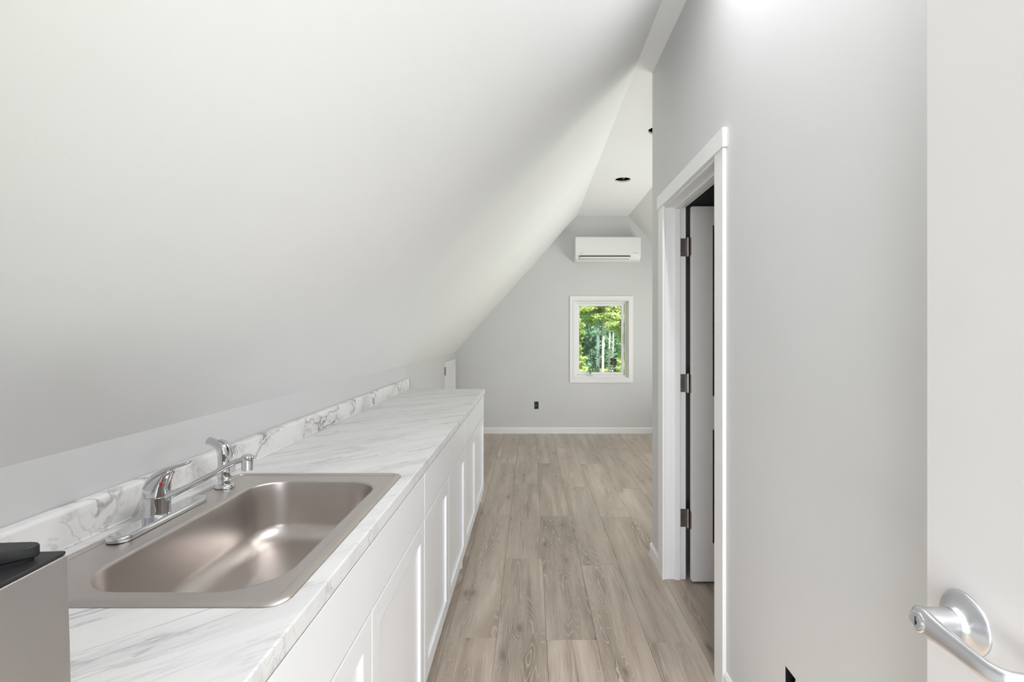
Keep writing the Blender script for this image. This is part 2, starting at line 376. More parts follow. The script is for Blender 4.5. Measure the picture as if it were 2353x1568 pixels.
struct('wall_right', slab(BM(), YN, YC, -0.006, ZC+0.05, [(DY0-0.02, DY1+0.02, -0.1, DZ+0.02), (R0Y, R1Y, RZ-0.1, RZ)], XW, XWi, 'x'), M['wall'], 'tall light grey hallway wall with the bathroom doorway', 'wall')
struct('wall_corner', box(BM(), XWi, XR+0.1, YC-0.115, YC, -0.006, ZC+0.05), M['wall'], 'end wall of the bathroom facing the far room', 'wall')
SWY0, SWY1, SWZ0, SWZ1 = 3.9, 5.9, 0.55, 1.40
struct('wall_right_far', slab(BM(), YC-0.1, YF, -0.006, ZR+0.05, [(SWY0, SWY1, SWZ0, SWZ1)], XR, XR+0.12, 'x'), M['wall'], 'low right wall of the far room with the added side window', 'wall')
# ceiling: left slope, flat strip with two round openings, right slope
bm = BM()
prism(bm, [(XL-0.12, ZK-0.12*tanS), (XFL, ZC), (XFL, ZC+0.13), (XL-0.12, ZK-0.12*tanS+0.15)], YN-0.1, YF+0.1)
prism(bm, [(XFR, ZC), (XR+0.12, ZR-0.12*tanS), (XR+0.12, ZR-0.12*tanS+0.15), (XFR, ZC+0.13)], YN-0.1, YF+0.1)
holes = [(0.962, 5.245, 0.083), (1.012, 3.965, 0.083)]
def flat(y0, y1): 
    box(bm, XFL, XFR, y0, y1, ZC, ZC+0.13)
flat(YN-0.1, holes[1][1]-0.15); flat(holes[1][1]+0.15, holes[0][1]-0.15); flat(holes[0][1]+0.15, YF+0.1)
for hx, hy, hr in holes:
    box(bm, XFL, hx-0.15, hy-0.15, hy+0.15, ZC, ZC+0.016); box(bm, hx+0.15, XFR, hy-0.15, hy+0.15, ZC, ZC+0.016)
    n = 32
    sq = []; ci = []
    for i in range(n):
        a = 2*PI*i/n+PI/4; c, s = math.cos(a), math.sin(a); k = 0.15/max(abs(c), abs(s))
        sq.append((hx+k*c, hy+k*s)); ci.append((hx+hr*c, hy+hr*s))
    loft(bm, [[(x, y, ZC) for x, y in sq], [(x, y, ZC) for x, y in ci], [(x, y, ZC+0.016) for x, y in ci], [(x, y, ZC+0.016) for x, y in sq]], cap=False)
struct('ceiling', bm, M['ceiling'], 'white attic ceiling sloping down to the counter side', 'ceiling')
for (hx, hy, hr), lb in zip(holes, ('round open light hole in the flat ceiling above the air conditioner', 'round light hole half hidden by the corner of the hallway wall')):
    t = empty('ceiling_opening', (hx, hy, ZC)); tag(t, lb, 'light opening')
    b = BM(); box(b, -0.15, 0.15, -0.145, -0.14, 0.018, 0.2); box(b, -0.15, 0.15, 0.14, 0.145, 0.018, 0.2); box(b, -0.15, -0.145, -0.14, 0.14, 0.018, 0.2); box(b, 0.145, 0.15, -0.14, 0.14, 0.018, 0.2); box(b, -0.15, 0.15, -0.145, 0.145, 0.2, 0.205)
    obj('housing', b, M['dark'], t)
    bxo('joist', M['joist'], t, 0.012, 0.034, -0.13, 0.13, 0.035, 0.19)
    bb = lathe(BM(), [(0.083, 0.0), (0.085, -0.001), (0.0855, 0.004), (0.0855, 0.015), (0.083, 0.015)], n=32); 
    bmesh.ops.delete(bb, geom=[f for f in bb.faces if len(f.verts) > 4], context='FACES_ONLY'); obj('rim', bb, M['ceiling'], t)
# roof outside
struct('roof', prism(BM(), [(XL-0.5, ZK-0.5*tanS+0.3), ((XFL+XFR)/2, ZC+0.95), (XR+0.5, ZR-0.5*tanS+0.35), (XR+0.5, ZR-0.5*tanS+0.45), ((XFL+XFR)/2, ZC+1.1), (XL-0.5, ZK-0.5*tanS+0.4)], YN-0.4, YF+0.3), M['exterior'], 'outer roof above the attic room', 'roof')

# floor planks, children of the floor
PW, PL = 0.2258, 1.522
def plank_mesh(x0, x1, y0, y1):
    me = bpy.data.meshes.new('plank'); g = 0.0003; c = 0.0008
    X = (x0+g, x1-g); Y = (y0+g, y1-g); v = []; 
    for z, k in ((-0.0058, 0), (-0.0010, 0), (0.0, c)):
        v += [(X[0]+k, Y[0]+k, z), (X[1]-k, Y[0]+k, z), (X[1]-k, Y[1]-k, z), (X[0]+k, Y[1]-k, z)]
    f = [(8, 9, 10, 11), (3, 2, 1, 0)]
    for b in (0, 4):
        for i in range(4): f.append((b+i, b+(i+1) % 4, b+4+(i+1) % 4, b+4+i))
    me.from_pydata(v, [], f); me.materials.append(M['oak']); return me
full = plank_mesh(0, PW, 0, PL)
offs = {-2: 2.265, -1: 3.06, 0: 2.25, 1: 2.966, 2: 2.23, 3: 4.44}
def plank_ranges(yo, ya, yb):
    k = math.floor((ya-yo)/PL); y = yo+k*PL
    while y < yb-0.02:
        yield max(y, ya), min(y+PL, yb), y; y += PL
for k in range(-5, 12):
    x = 0.070+PW*k; xa = max(x, XL+0.004); xb = min(x+PW, XR-0.004)
    yo = offs.get(k, 2.1+random.uniform(0, PL))
    if k in offs: pass
    if xb-xa < 0.03: continue
    for a, b, y in plank_ranges(yo, YN+0.005, YF-0.005):
        if abs(b-a-PL) < 1e-6 and abs(xb-xa-PW) < 1e-6: me = full
        else: me = plank_mesh(xa-x, xb-x, a-y, b-y)
        o = bpy.data.objects.new('plank', me); col.objects.link(o); o.parent = floor; o.location = (x, y, 0)

# baseboards
BH, BT = 0.083, 0.013
def bboard(name, pts, label):
    bm = BM()
    for (x0, x1, y0, y1, side) in pts:
        # profile with a small sloping top
        if side in '+-':   # runs along Y ; side gives the direction of the face along X
            w0, w1 = (x0, x1)
            pr = [(w0, 0), (w1, 0), (w1, BH), (w0+(0.006 if side == '-' else 0), BH)] if side == '-' else [(w0, 0), (w1, 0), (w1, BH-0.012), (w1-0.006, BH), (w0, BH)]
            if side == '-': pr = [(w1, 0), (w0, 0), (w0, BH-0.014), (w0+0.006, BH-0.003), (w0+0.007, BH), (w1, BH)]
            prism(bm, pr, y0, y1, 'y')
        else:              # runs along X; 'n' faces -Y
            if side == 'n': pr = [(y1, 0), (y0, 0), (y0, BH-0.014), (y0+0.006, BH-0.003), (y0+0.007, BH), (y1, BH)]
            else: pr = [(y0, 0), (y1, 0), (y1, BH-0.014), (y1-0.006, BH-0.003), (y1-0.007, BH), (y0, BH)]
            prism(bm, pr, x0, x1, 'x')
    return struct(name, bm, M['trim'], label, 'baseboard')
bboard('baseboard_far', [(XL, XR, YF-BT, YF, 'n')], 'white baseboard along the far end wall below the window')
bboard('baseboard_right', [(XW-BT, XW, 0.83, 1.918, '-')], 'white baseboard of the hallway wall nearer than the bathroom door')
bboard('baseboard_corner', [(XW-BT, XW, 2.897, YC, '-'), (XW-BT, XR, YC, YC+BT, 'f')], 'short white baseboard between bathroom door casing and wall corner')
bboard('baseboard_left', [(XL, XL+BT, 4.12, 5.90, '+')], 'white baseboard on the left knee wall past the counter')
bboard('baseboard_right_far', [(XR-BT, XR, YC+BT, YF-BT, '-')], 'white baseboard under the added side window')

# ------------------------------------------------------------------ bathroom beyond the doorway
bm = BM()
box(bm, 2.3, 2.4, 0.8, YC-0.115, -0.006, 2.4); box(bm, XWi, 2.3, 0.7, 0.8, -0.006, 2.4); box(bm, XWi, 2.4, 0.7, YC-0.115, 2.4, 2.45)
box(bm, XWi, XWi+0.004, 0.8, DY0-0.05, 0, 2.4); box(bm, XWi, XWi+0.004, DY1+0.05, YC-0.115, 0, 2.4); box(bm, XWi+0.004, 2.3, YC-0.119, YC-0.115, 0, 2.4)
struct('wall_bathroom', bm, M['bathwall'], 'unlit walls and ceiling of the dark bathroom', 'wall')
tr = empty('trim_1', (XW, DY0, 0)); tag(tr, 'white painted casing and jamb around the bathroom doorway', 'door casing', kind='structure')
def T(name, m, x0, x1, y0, y1, z0, z1, bevel=0.002): return bxo(name, m, tr, x0-XW, x1-XW, y0-DY0, y1-DY0, z0, z1, bevel=bevel)
T('side_casing', M['trim'], XW-0.015, XW, DY0-0.081, DY0+0.008, 0.0, 2.093)
T('side_casing', M['trim'], XW-0.015, XW, DY1-0.008, DY1+0.090, 0.0, 2.093)
T('head_casing', M['trim'], XW-0.019, XW, DY0-0.090, DY1+0.102, 2.0935, 2.168)
T('side_jamb', M['trim'], XW, XWi+0.003, DY0-0.019, DY0, 0, DZ)
T('side_jamb', M['trim'], XW, XWi+0.003, DY1, DY1+0.019, 0, DZ)
T('head_jamb', M['trim'], XW, XWi+0.003, DY0-0.019, DY1+0.019, DZ, DZ+0.019)
T('door_stop', M['trim'], XW+0.052, XW+0.085, DY0, DY0+0.011, 0, DZ-0.011)
T('door_stop', M['trim'], XW+0.052, XW+0.085, DY1-0.011, DY1, 0, DZ-0.011)
T('door_stop', M['trim'], XW+0.052, XW+0.085, DY0, DY1, DZ-0.011, DZ)
# bathroom door leaf, open into the bathroom; its face looks back at the camera
DXa = 0.886; DFy = 2.752
dr = empty('door_1', (DXa, DFy, 0.012)); tag(dr, 'white two-panel bathroom door standing open inside the doorway', 'door', kind='structure')
DW = 0.775; DH = 2.066
panels = [(0.115, DW-0.115, 0.835, 1.945-0.0), (0.115, DW-0.115, 0.215, 0.815-0.0)]
panels = [(0.115, DW-0.115, 1.02, 1.962), (0.115, DW-0.115, 0.21, 0.835)]
obj('door_leaf', slab(BM(), 0, DW, 0, DH, panels, 0, 0.035, 'y'), M['door'], dr, bevel=0.0015)
for (a, b, c, d) in panels:
    bm = BM(); e = 0.03
    for yy, s in ((0.007, 1), (0.028, -1)):
        loft(bm, [[(a, yy, c), (b, yy, c), (b, yy, d), (a, yy, d)], [(a+e, yy, c+e), (b-e, yy, c+e), (b-e, yy, d-e), (a+e, yy, d-e)], [(a+e+.012, yy-s*0.004, c+e+.012), (b-e-.012, yy-s*0.004, c+e+.012), (b-e-.012, yy-s*0.004, d-e-.012), (a+e+.012, yy-s*0.004, d-e-.012)]])
    obj('panel', bm, M['door'], dr)
for hz in (1.860, 1.100, 0.345):
    h = empty('hinge', (0, 0, 0)); h.parent = dr
    z0, z1 = hz-0.050-0.012, hz+0.050-0.012
    ex = DXa; 
    # knuckle at X=.874, jamb leaf on the jamb face, door leaf on the door edge
    b = BM(); kx, ky = -0.010, 0.035+0.004
    for i in range(5):
        za = z0+0.0202*i; cyl(b, (kx, ky, za), (kx, ky, za+0.0192), 0.0058, n=14)
    cyl(b, (kx, ky, z0-0.004), (kx, ky, z1+0.005), 0.004, n=12)
    obj('knuckle', b, M['nickel'], h, smooth=True)
    b = BM()
    y_j = DY1-DFy
    # jamb leaf, rounded corners
    def leaf(b, plane, a0, a1, r=0.014):
        pts = []
        for cx, cz, s in ((a0+r, z1-r, PI/2), (a0+r, z0+r, PI)):
            for i in range(7): aa = s+PI/2*i/6; pts.append((cx+r*math.cos(aa), cz+r*math.sin(aa)))
        pts += [(a1, z0), (a1, z1)]
        return pts
    prism(b, leaf(b, 'y', XWi+0.003-DXa-0.042, kx), y_j-0.0022, y_j-0.0002, 'y')
    obj('jamb_leaf', b, M['nickel'], h)
    b = BM(); 
    for sx, sz in ((-0.046, 0.032), (-0.054, 0.0), (-0.046, -0.032)): cyl(b, (sx+0.003, y_j-0.0035, (z0+z1)/2+sz), (sx+0.003, y_j-0.0022, (z0+z1)/2+sz), 0.0036, n=12)
    obj('screw', b, M['satin'], h)
    b = BM(); pts = [(0.004, z0), (0.035, z0), (0.035, z1), (0.004, z1)]
    pts = [(0.035+0.003, z0), (0.035+0.003, z1)]
    for cy, cz, s in ((0.006+0.010, z1-0.010, PI/2), (0.006+0.010, z0+0.010, PI)):
        for i in range(7): aa = s+PI/2*i/6; pts.append((cy+0.010*math.cos(aa), cz+0.010*math.sin(aa)))
    prism(b, pts, -0.0022, -0.0002, 'x'); obj('door_leaf_plate', b, M['nickel'], h)

# ------------------------------------------------------------------ window in the far wall
wn = empty('window_1', ((WX0+WX1)/2, YF, (WZ0+WZ1)/2)); tag(wn, 'white casement window in the far wall looking out on sunlit trees', 'window', kind='structure')
hw, hh = (WX1-WX0)/2, (WZ1-WZ0)/2
def ring(name, m, x0, x1, z0, z1, t, y0, y1, parent=wn, bevel=0.002):
    return obj(name, slab(BM(), x0, x1, z0, z1, [(x0+t, x1-t, z0+t, z1-t)], y0, y1, 'y'), m, parent, bevel=bevel)
ring('casing', M['trim'], -hw-0.064, hw+0.064, -hh-0.064, hh+0.064, 0.064, -0.016, 0.0)
ring('casing_bead', M['trim'], -hw-0.020, hw+0.020, -hh-0.020, hh+0.020, 0.016, -0.020, -0.016)
ring('jamb_liner', M['trim'], -hw, hw, -hh, hh, 0.010, -0.002, 0.075)
ring('window_frame', M['vinyl'], -hw+0.010, hw-0.010, -hh+0.010, hh-0.010, 0.026, 0.045, 0.10)
fr2 = ring('window_sash', M['vinyl'], -hw+0.037, hw-0.050, -hh+0.039, hh-0.037, 0.034, 0.060, 0.092)
gx0, gx1, gz0, gz1 = -hw+0.069, hw-0.082, -hh+0.071, hh-0.069
bxo('pane', M['glass'], wn, gx0, gx1, 0.074, 0.078, gz0, gz1)
b = BM()
for i in range(22):
    zz = gz0+0.02+i*(gz1-gz0-0.04)/21
    for xx in (gx0+0.004, gx1-0.004): box(b, xx-0.0025, xx+0.0025, 0.072, 0.0735, zz-0.008, zz+0.004)
for i in range(16):
    xx = gx0+0.02+i*(gx1-gx0-0.04)/15; box(b, xx-0.008, xx+0.006, 0.072, 0.0735, gz1-0.006, gz1-0.001); box(b, xx-0.012, xx+0.008, 0.072, 0.0735, gz0+0.001, gz0+0.005)
tag(obj('glazing_spacer', b, M['greyprint'], wn), kind='stuff')
# crank operator
cr = empty('crank', (0, 0, 0)); cr.parent = wn
cx = (1355-1220)/F*6.93-(WX0+WX1)/2; czz = -hh+0.036
b = BM(); prism(b, [(cx-0.045, czz-0.004), (cx+0.045, czz-0.004), (cx+0.034, czz+0.018), (cx-0.030, czz+0.018)], 0.022, 0.045, 'y'); obj('crank_housing', b, M['vinyl'], cr, bevel=0.003)
b = BM(); prism(b, [(cx-0.040, czz-0.0035), (cx+0.042, czz-0.0035), (cx+0.036, czz+0.004), (cx-0.034, czz+0.004)], 0.019, 0.0215, 'y'); obj('crank_shadow_strip', b, M['greyprint'], cr)
b = BM(); prism(b, [(cx-0.012, czz+0.016), (cx+0.002, czz+0.016), (cx+0.020, czz+0.046), (cx+0.012, czz+0.050)], 0.016, 0.028, 'y'); obj('crank_handle', b, M['black'], cr)
lx = (1434.5-1220)/F*6.90-(WX0+WX1)/2
bxo('sash_lock', M['greyprint'], wn, lx-0.003, lx+0.003, 0.036, 0.044, (765-791)/F*6.90+CZ-(WZ0+WZ1)/2, (765-768)/F*6.90+CZ-(WZ0+WZ1)/2)
# dark square sticker on the pane
sx0, sx1 = [(v-1220)/F*6.935-(WX0+WX1)/2 for v in (1403.5, 1416.8)]; sz1, sz0 = [(765-v)/F*6.935+CZ-(WZ0+WZ1)/2 for v in (824.5, 839)]
st = bxo('window_sticker', M['black'], wn, sx0, sx1, 0.0725, 0.0738, sz0, sz1)
b = BM(); cxs = (sx0+sx1)/2
box(b, sx0+0.012, sx1-0.012, 0.0718, 0.0724, sz0+0.043, sz0+0.048); box(b, sx0+0.016, sx1-0.016, 0.0718, 0.0724, sz0+0.034, sz0+0.037)
box(b, cxs-0.008, cxs+0.008, 0.0718, 0.0724, sz0+0.010, sz0+0.022); box(b, cxs-0.02, cxs-0.012, 0.0718, 0.0724, sz0+0.012, sz0+0.018); box(b, cxs+0.012, cxs+0.02, 0.0718, 0.0724, sz0+0.012, sz0+0.018); box(b, sx0+0.008, sx1-0.008, 0.0718, 0.0724, sz1-0.016, sz1-0.0145)
obj('sticker_print', b, M['pale'], st)

# side window of the far room: unseen, added as a source for its daylight
sw = empty('added_window', (XR, (SWY0+SWY1)/2, (SWZ0+SWZ1)/2)); tag(sw, 'wide unseen side window added low in the right wall of the far room for its daylight', 'window', kind='structure')
a, c = (SWY1-SWY0)/2, (SWZ1-SWZ0)/2
obj('casing', slab(BM(), -a-0.06, a+0.06, -c-0.06, c+0.06, [(-a, a, -c, c)], -0.016, 0, 'x'), M['trim'], sw)
obj('window_frame', slab(BM(), -a, a, -c, c, [(-a+0.05, -0.03, -c+0.05, c-0.05), (0.03, a-0.05, -c+0.05, c-0.05)], 0.05, 0.10, 'x'), M['vinyl'], sw)

# small access door in the knee wall
ay0, ay1 = F*1.04/(1220-1020.7), F*1.04/(1220-1044)
ac = empty('door_3', (XL, ay0, 0.30)); tag(ac, 'small white panelled access door in the left knee wall near the far corner', 'door', kind='structure')
aw = ay1-ay0; ah = 1.03-0.30
obj('door_frame', slab(BM(), 0, aw, 0, ah, [(0.09, aw-0.09, 0.09, ah-0.09)], 0.0, 0.020, 'x'), M['trim'], ac, bevel=0.002)
bxo('recessed_panel', M['trim'], ac, 0.0, 0.008, 0.088, aw-0.088, 0.088, ah-0.088)
bxo('hinge', M['nickel'], ac, 0.0, 0.024, -0.010, -0.001, ah-0.16, ah-0.06)

# ------------------------------------------------------------------ wall air conditioner
ax0, ax1 = (1322-1220)/F*6.64, (1473-1220)/F*6.64
at_, ab_ = CZ+(765-543.5)/F*6.64, CZ+(765-600)/F*6.64
acu = empty('air_conditioner', ((ax0+ax1)/2, YF, ab_)); tag(acu, 'white wall-mounted air conditioner high on the far wall above the window', 'air conditioner')
aw2 = (ax1-ax0)/2; H = at_-ab_
def yz(pts, inset, x): return [(x, y, z) for y, z in pts]
def ac_section(s):
    base = [(0, 0.004), (-0.120, 0.0), (-0.175, 0.014), (-0.205, 0.040), (-0.222, 0.078), (-0.228, 0.090), (-0.228, H-0.022), (-0.222, H-0.006), (-0.208, H), (0, H)]
    cy, cz = -0.11, H/2
    return [(cy+(y-cy)*s if y < -0.01 else y, cz+(z-cz)*s) for y, z in base]
rings = []
for x, s in ((-aw2, 0.955), (-aw2+0.003, 0.975), (-aw2+0.009, 0.993), (-aw2+0.018, 1.0), (aw2-0.018, 1.0), (aw2-0.009, 0.993), (aw2-0.003, 0.975), (aw2, 0.955)):
    rings.append([(x, y, z) for y, z in ac_section(s)])
obj('body', loft(BM(), rings), M['plastic'], acu, smooth=True)
lx0, lx1 = (1331-1220)/F*6.645-(ax0+ax1)/2, (1448.5-1220)/F*6.645-(ax0+ax1)/2
zs = CZ+(765-589.3)/F*6.645-ab_
b = BM(); prism(b, [(-0.2292, zs+0.007), (-0.2292, zs-0.005), (-0.208, zs-0.005), (-0.208, zs+0.007)], lx0, lx1, 'x'); obj('air_slot', b, M['dark'], acu)
b = BM(); prism(b, [(-0.231, zs-0.006), (-0.226, zs-0.014), (-0.214, zs-0.030), (-0.196, zs-0.045), (-0.19, zs-0.03), (-0.21, zs-0.006)], lx0+0.004, lx1-0.002, 'x'); obj('louver', b, M['plastic'], acu, bevel=0.001)
b = BM(); prism(b, [(-0.2235, zs-0.0175), (-0.2095, zs-0.0375), (-0.205, zs-0.03)], lx0, lx0+0.004, 'x'); prism(b, [(-0.215, zs-0.034), (-0.2107, zs-0.0385), (-0.205, zs-0.03)], lx0+0.01, lx1-0.016, 'x'); obj('louver_gap', b, M['greyprint'], acu)
b = BM()
mz = CZ+(765-582.3)/F*6.637-ab_
for px0, wdt in ((1333.2, 1.5), (1335.0, 1.0), (1336.3, 1.4), (1338.0, 1.0)):
    x0 = (px0-1220)/F*6.637-(ax0+ax1)/2; box(b, x0, x0+wdt*0.0052, -0.2288, -0.2279, mz-0.004, mz+0.004)
obj('left_mark', b, M['greyprint'], acu)
b = BM(); mz = CZ+(765-581.2)/F*6.637-ab_
for i in range(8):
    x0 = (1455.0+i*1.22-1220)/F*6.637-(ax0+ax1)/2; box(b, x0, x0+0.0048, -0.2288, -0.2279, mz-0.0025, mz+0.0025)
obj('right_mark', b, M['greyprint'], acu)

# ------------------------------------------------------------------ open wall boxes
def wall_box(label, loc, rz, wd, ht):
    t = empty('outlet_box', loc, rz); tag(t, label, 'outlet box')
    b = BM(); e = 0.0015; d = 0.055
    box(b, -wd/2+e, -wd/2+e+0.002, 0.002, d, -ht/2+e, ht/2-e); box(b, wd/2-e-0.002, wd/2-e, 0.002, d, -ht/2+e, ht/2-e)
    box(b, -wd/2+e, wd/2-e, 0.002, d, ht/2-e-0.002, ht/2-e); box(b, -wd/2+e, wd/2-e, 0.002, d, -ht/2+e, -ht/2+e+0.002); box(b, -wd/2+e, wd/2-e, d-0.002, d, -ht/2+e, ht/2-e)
    obj('box_shell', b, M['black'], t)
    import random as R
    for k in range(3):
        b = BM(); x = -0.012+0.011*k
        pts = [(x, 0.052, 0.02-0.015*k), (x+0.006, 0.030, 0.026-0.008*k), (x+0.010*(1-k), 0.012, 0.012-0.008*k), (x-0.004, 0.014, -0.008), (x-0.010+0.008*k, 0.008, -0.024+0.006*k)]
        for p, q in zip(pts, pts[1:]): cyl(b, p, q, 0.0022, n=8)
        obj('wire', b, (M['copper'], M['dark'], M['pale'])[k], t)
    return t
wall_box('open outlet box with bare wires low on the far end wall', (OX, YF, OZ), 0, 0.060, 0.100)
wall_box('open outlet box cut into the hallway wall near the bottom edge', (XW, (R0Y+R1Y)/2, RZ-0.05), -PI/2, R1Y-R0Y, 0.100)

# ------------------------------------------------------------------ worktop, backsplash, cabinets
CT = 0.914; CF = -0.383; CE = 4.165; SPL = -1.009
SX0, SX1, SY0, SY1 = -0.968, -0.421, 0.850, 1.656
ct = obj('countertop', slab(BM(), XL+0.002, CF, YN+0.004, CE, [(SX0+0.022, SX1-0.022, SY0+0.022, SY1-0.022)], CT-0.038, CT, 'z'), M['marble'], None, bevel=0.0035, seg=3)
tag(ct, 'long white marble-look laminate countertop with grey streaks and low backsplash', 'countertop')
b = BM(); prism(b, [(XL+0.002, CT+0.0003), (SPL+0.004, CT+0.0003), (SPL, CT+0.004), (SPL, CT+0.074), (SPL-0.003, CT+0.081), (SPL-0.010, CT+0.085), (XL+0.002, CT+0.085)], YN+0.004, CE-0.004, 'y')
sp = obj('backsplash', b, M['splash'], ct, bevel=0.001)
b = BM(); prism(b, [(XL+0.002, CT+0.0003), (SPL+0.001, CT+0.0003), (SPL+0.001, CT+0.080), (XL+0.002, CT+0.080)], CE-0.0038, CE+0.001, 'y'); tag(obj('raw_end', b, M['raw'], sp), 'dark unfinished end of the backsplash')

FX = -0.386
def cabinet(y0, y1, label, doors):
    t = empty('base_cabinet', (XL+0.004, y0, 0)); tag(t, label, 'cabinet', 'white base cabinets under the countertop')
    W = y1-y0; bx = FX-0.0195-(XL+0.004)    # depth of the box
    b = BM(); z0, z1 = 0.100, CT-0.0395
    box(b, 0, bx, 0.0008, 0.018, 0.0, z1) ; box(b, 0, bx, W-0.018, W-0.0008, 0.0, z1)
    box(b, 0, bx-0.001, 0.018, W-0.018, z0, z0+0.018); box(b, 0, 0.006, 0.018, W-0.018, z0, z1)
    obj('body', b, M['cab'], t)
    b = BM()
    box(b, bx-0.019, bx+0.0002, 0.018, 0.045, z0+0.018, z1); box(b, bx-0.019, bx+0.0002, W-0.045, W-0.018, z0+0.018, z1)
    box(b, bx-0.019, bx+0.0002, 0.045, W-0.045, z1-0.03, z1); box(b, bx-0.019, bx+0.0002, 0.045, W-0.045, 0.690, 0.725)
    obj('face_frame', b, M['cab'], t)
    bxo('toe_kick', M['cab'], t, bx-0.075, bx-0.060, 0.018, W-0.018, 0.0, 0.0995)
    x0, x1 = bx+0.0008, bx+0.0195
    bxo('drawer_front', M['cab'], t, x0, x1, 0.003, W-0.003, 0.7095, CT-0.044, bevel=0.0015)
    ys = [0.0015]+doors+[W-0.0015]
    for a, c in zip(ys, ys[1:]):
        a += 0.0018; c -= 0.0018
        d = obj('cabinet_door', slab(BM(), a, c, 0.092, 0.7035, [(a+0.062, c-0.062, 0.154, 0.6415)], x0, x1, 'x'), M['cab'], t, bevel=0.0015)
        bxo('recessed_panel', M['cab'], d, x0+0.001, x1-0.009, a+0.06, c-0.06, 0.152, 0.6435)
    return t
cabinet(0.0-0.092, 0.655, 'white base cabinet nearest the entry door, under the steel appliance', [0.373])
cabinet(0.655, 1.816, 'white sink base cabinet with two shaker doors below the sink', [1.216-0.655])
cabinet(1.816, 2.946, 'white base cabinet just past the sink, wide drawer over two shaker doors', [2.352-1.816])
cabinet(2.946, 4.10, 'white base cabinet at the far end of the counter, wide drawer over two doors', [3.495-2.946])

# ------------------------------------------------------------------ sink
sk = empty('sink', ((SX0+SX1)/2, (SY0+SY1)/2, CT)); tag(sk, 'stainless steel single bowl drop-in sink set in the marble-look counter', 'sink')
ox, oy, oz = sk.location
BX0, BX1, BY0, BY1 = -0.848, -0.470, 0.899, 1.575
def rr(x0, x1, y0, y1, r, z, k=10): return [(p[0]-ox, p[1]-oy, p[2]) for p in rrect(x0, x1, y0, y1, r, z, k)]
def inset(d, z, r=None): return rr(SX0+d, SX1-d, SY0+d, SY1-d, max(0.004, (r or 0.038)-d), z)
rings = [inset(0.004, 0.0006), inset(0.0, 0.0008), inset(0.0012, 0.0026), inset(0.005, 0.0050), inset(0.011, 0.0068), inset(0.019, 0.0070), inset(0.0205, 0.0066), inset(0.0218, 0.0040), inset(0.0232, 0.0036)]
def bowl(d, z, r): return rr(BX0+d, BX1-d, BY0+d, BY1-d, r-d*0.6, z)
rings += [rr(BX0-0.007, BX1+0.007, BY0-0.007, BY1+0.007, 0.112, 0.0036), bowl(-0.003, 0.0030, 0.108), bowl(0.000, 0.0005, 0.105), bowl(0.002, -0.004, 0.105), bowl(0.004, -0.03, 0.104), bowl(0.010, -0.105, 0.102)]
Rf = 0.055
for i in range(1, 9):
    a = PI/2*i/8; rings.append(bowl(0.010+Rf*(1-math.cos(a)), -0.115-Rf*math.sin(a), 0.102))
rings.append(bowl(0.12, -0.1725, 0.12)); rings.append([( (BX0+BX1)/2-ox+0.055*math.cos(t), (BY0+BY1)/2-oy+0.055*math.sin(t), -0.174) for t in [ (k//11)*PI/2+(k%11)*PI/20 for k in range(44)]])
rings.append([( (BX0+BX1)/2-ox+0.040*math.cos(t), (BY0+BY1)/2-oy+0.040*math.sin(t), -0.182) for t in [ (k//11)*PI/2+(k%11)*PI/20 for k in range(44)]])
b = loft(BM(), rings, cap=False); b.verts.ensure_lookup_table()
bmesh.ops.remove_doubles(b, verts=b.verts[:], dist=1e-6)
o = obj('basin', b, M['steel'], sk, smooth=True)
b = lathe(BM(), [(0.039, -0.181), (0.039, -0.179), (0.030, -0.184), (0.008, -0.184), (0.006, -0.178), (0.001, -0.176)], o=((BX0+BX1)/2-ox, (BY0+BY1)/2-oy, 0)); obj('drain_strainer', b, M['chrome'], sk, smooth=True)

# ------------------------------------------------------------------ faucet (spout swings out over the bowl)
FXc, FYc, FZ = -0.931, 1.245, CT+0.0046
fa = empty('faucet', (FXc, FYc, FZ)); tag(fa, 'chrome single-lever kitchen faucet on the back deck of the sink', 'faucet')
def stadium(L_, Wd, z, n=12, fac=1):
    out = []
    for cy, s in ((L_-Wd, 0), (-(L_-Wd), PI)):
        for i in range(n+1):
            a = s+PI*i/n; out.append((0.0125+Wd*0.93*math.cos(a)*fac, cy+Wd*math.sin(a), z))
    return out
b = loft(BM(), [stadium(0.150, 0.0275, 0.0), stadium(0.152, 0.0285, 0.002), stadium(0.152, 0.0285, 0.009), stadium(0.1495, 0.0265, 0.012), stadium(0.140, 0.022, 0.0135)]); obj('base_plate', b, M['chrome'], fa, smooth=True)
b = loft(BM(), [stadium(0.1505, 0.0272, -0.0008), stadium(0.1505, 0.0272, 0.0002)]); obj('gasket', b, M['black'], fa)
b = lathe(BM(), [(0.0315, 0.0135), (0.030, 0.0165), (0.0295, 0.030), (0.0300, 0.0575), (0.0290, 0.0590)]); obj('faucet_body', b, M['chrome'], fa, smooth=True)
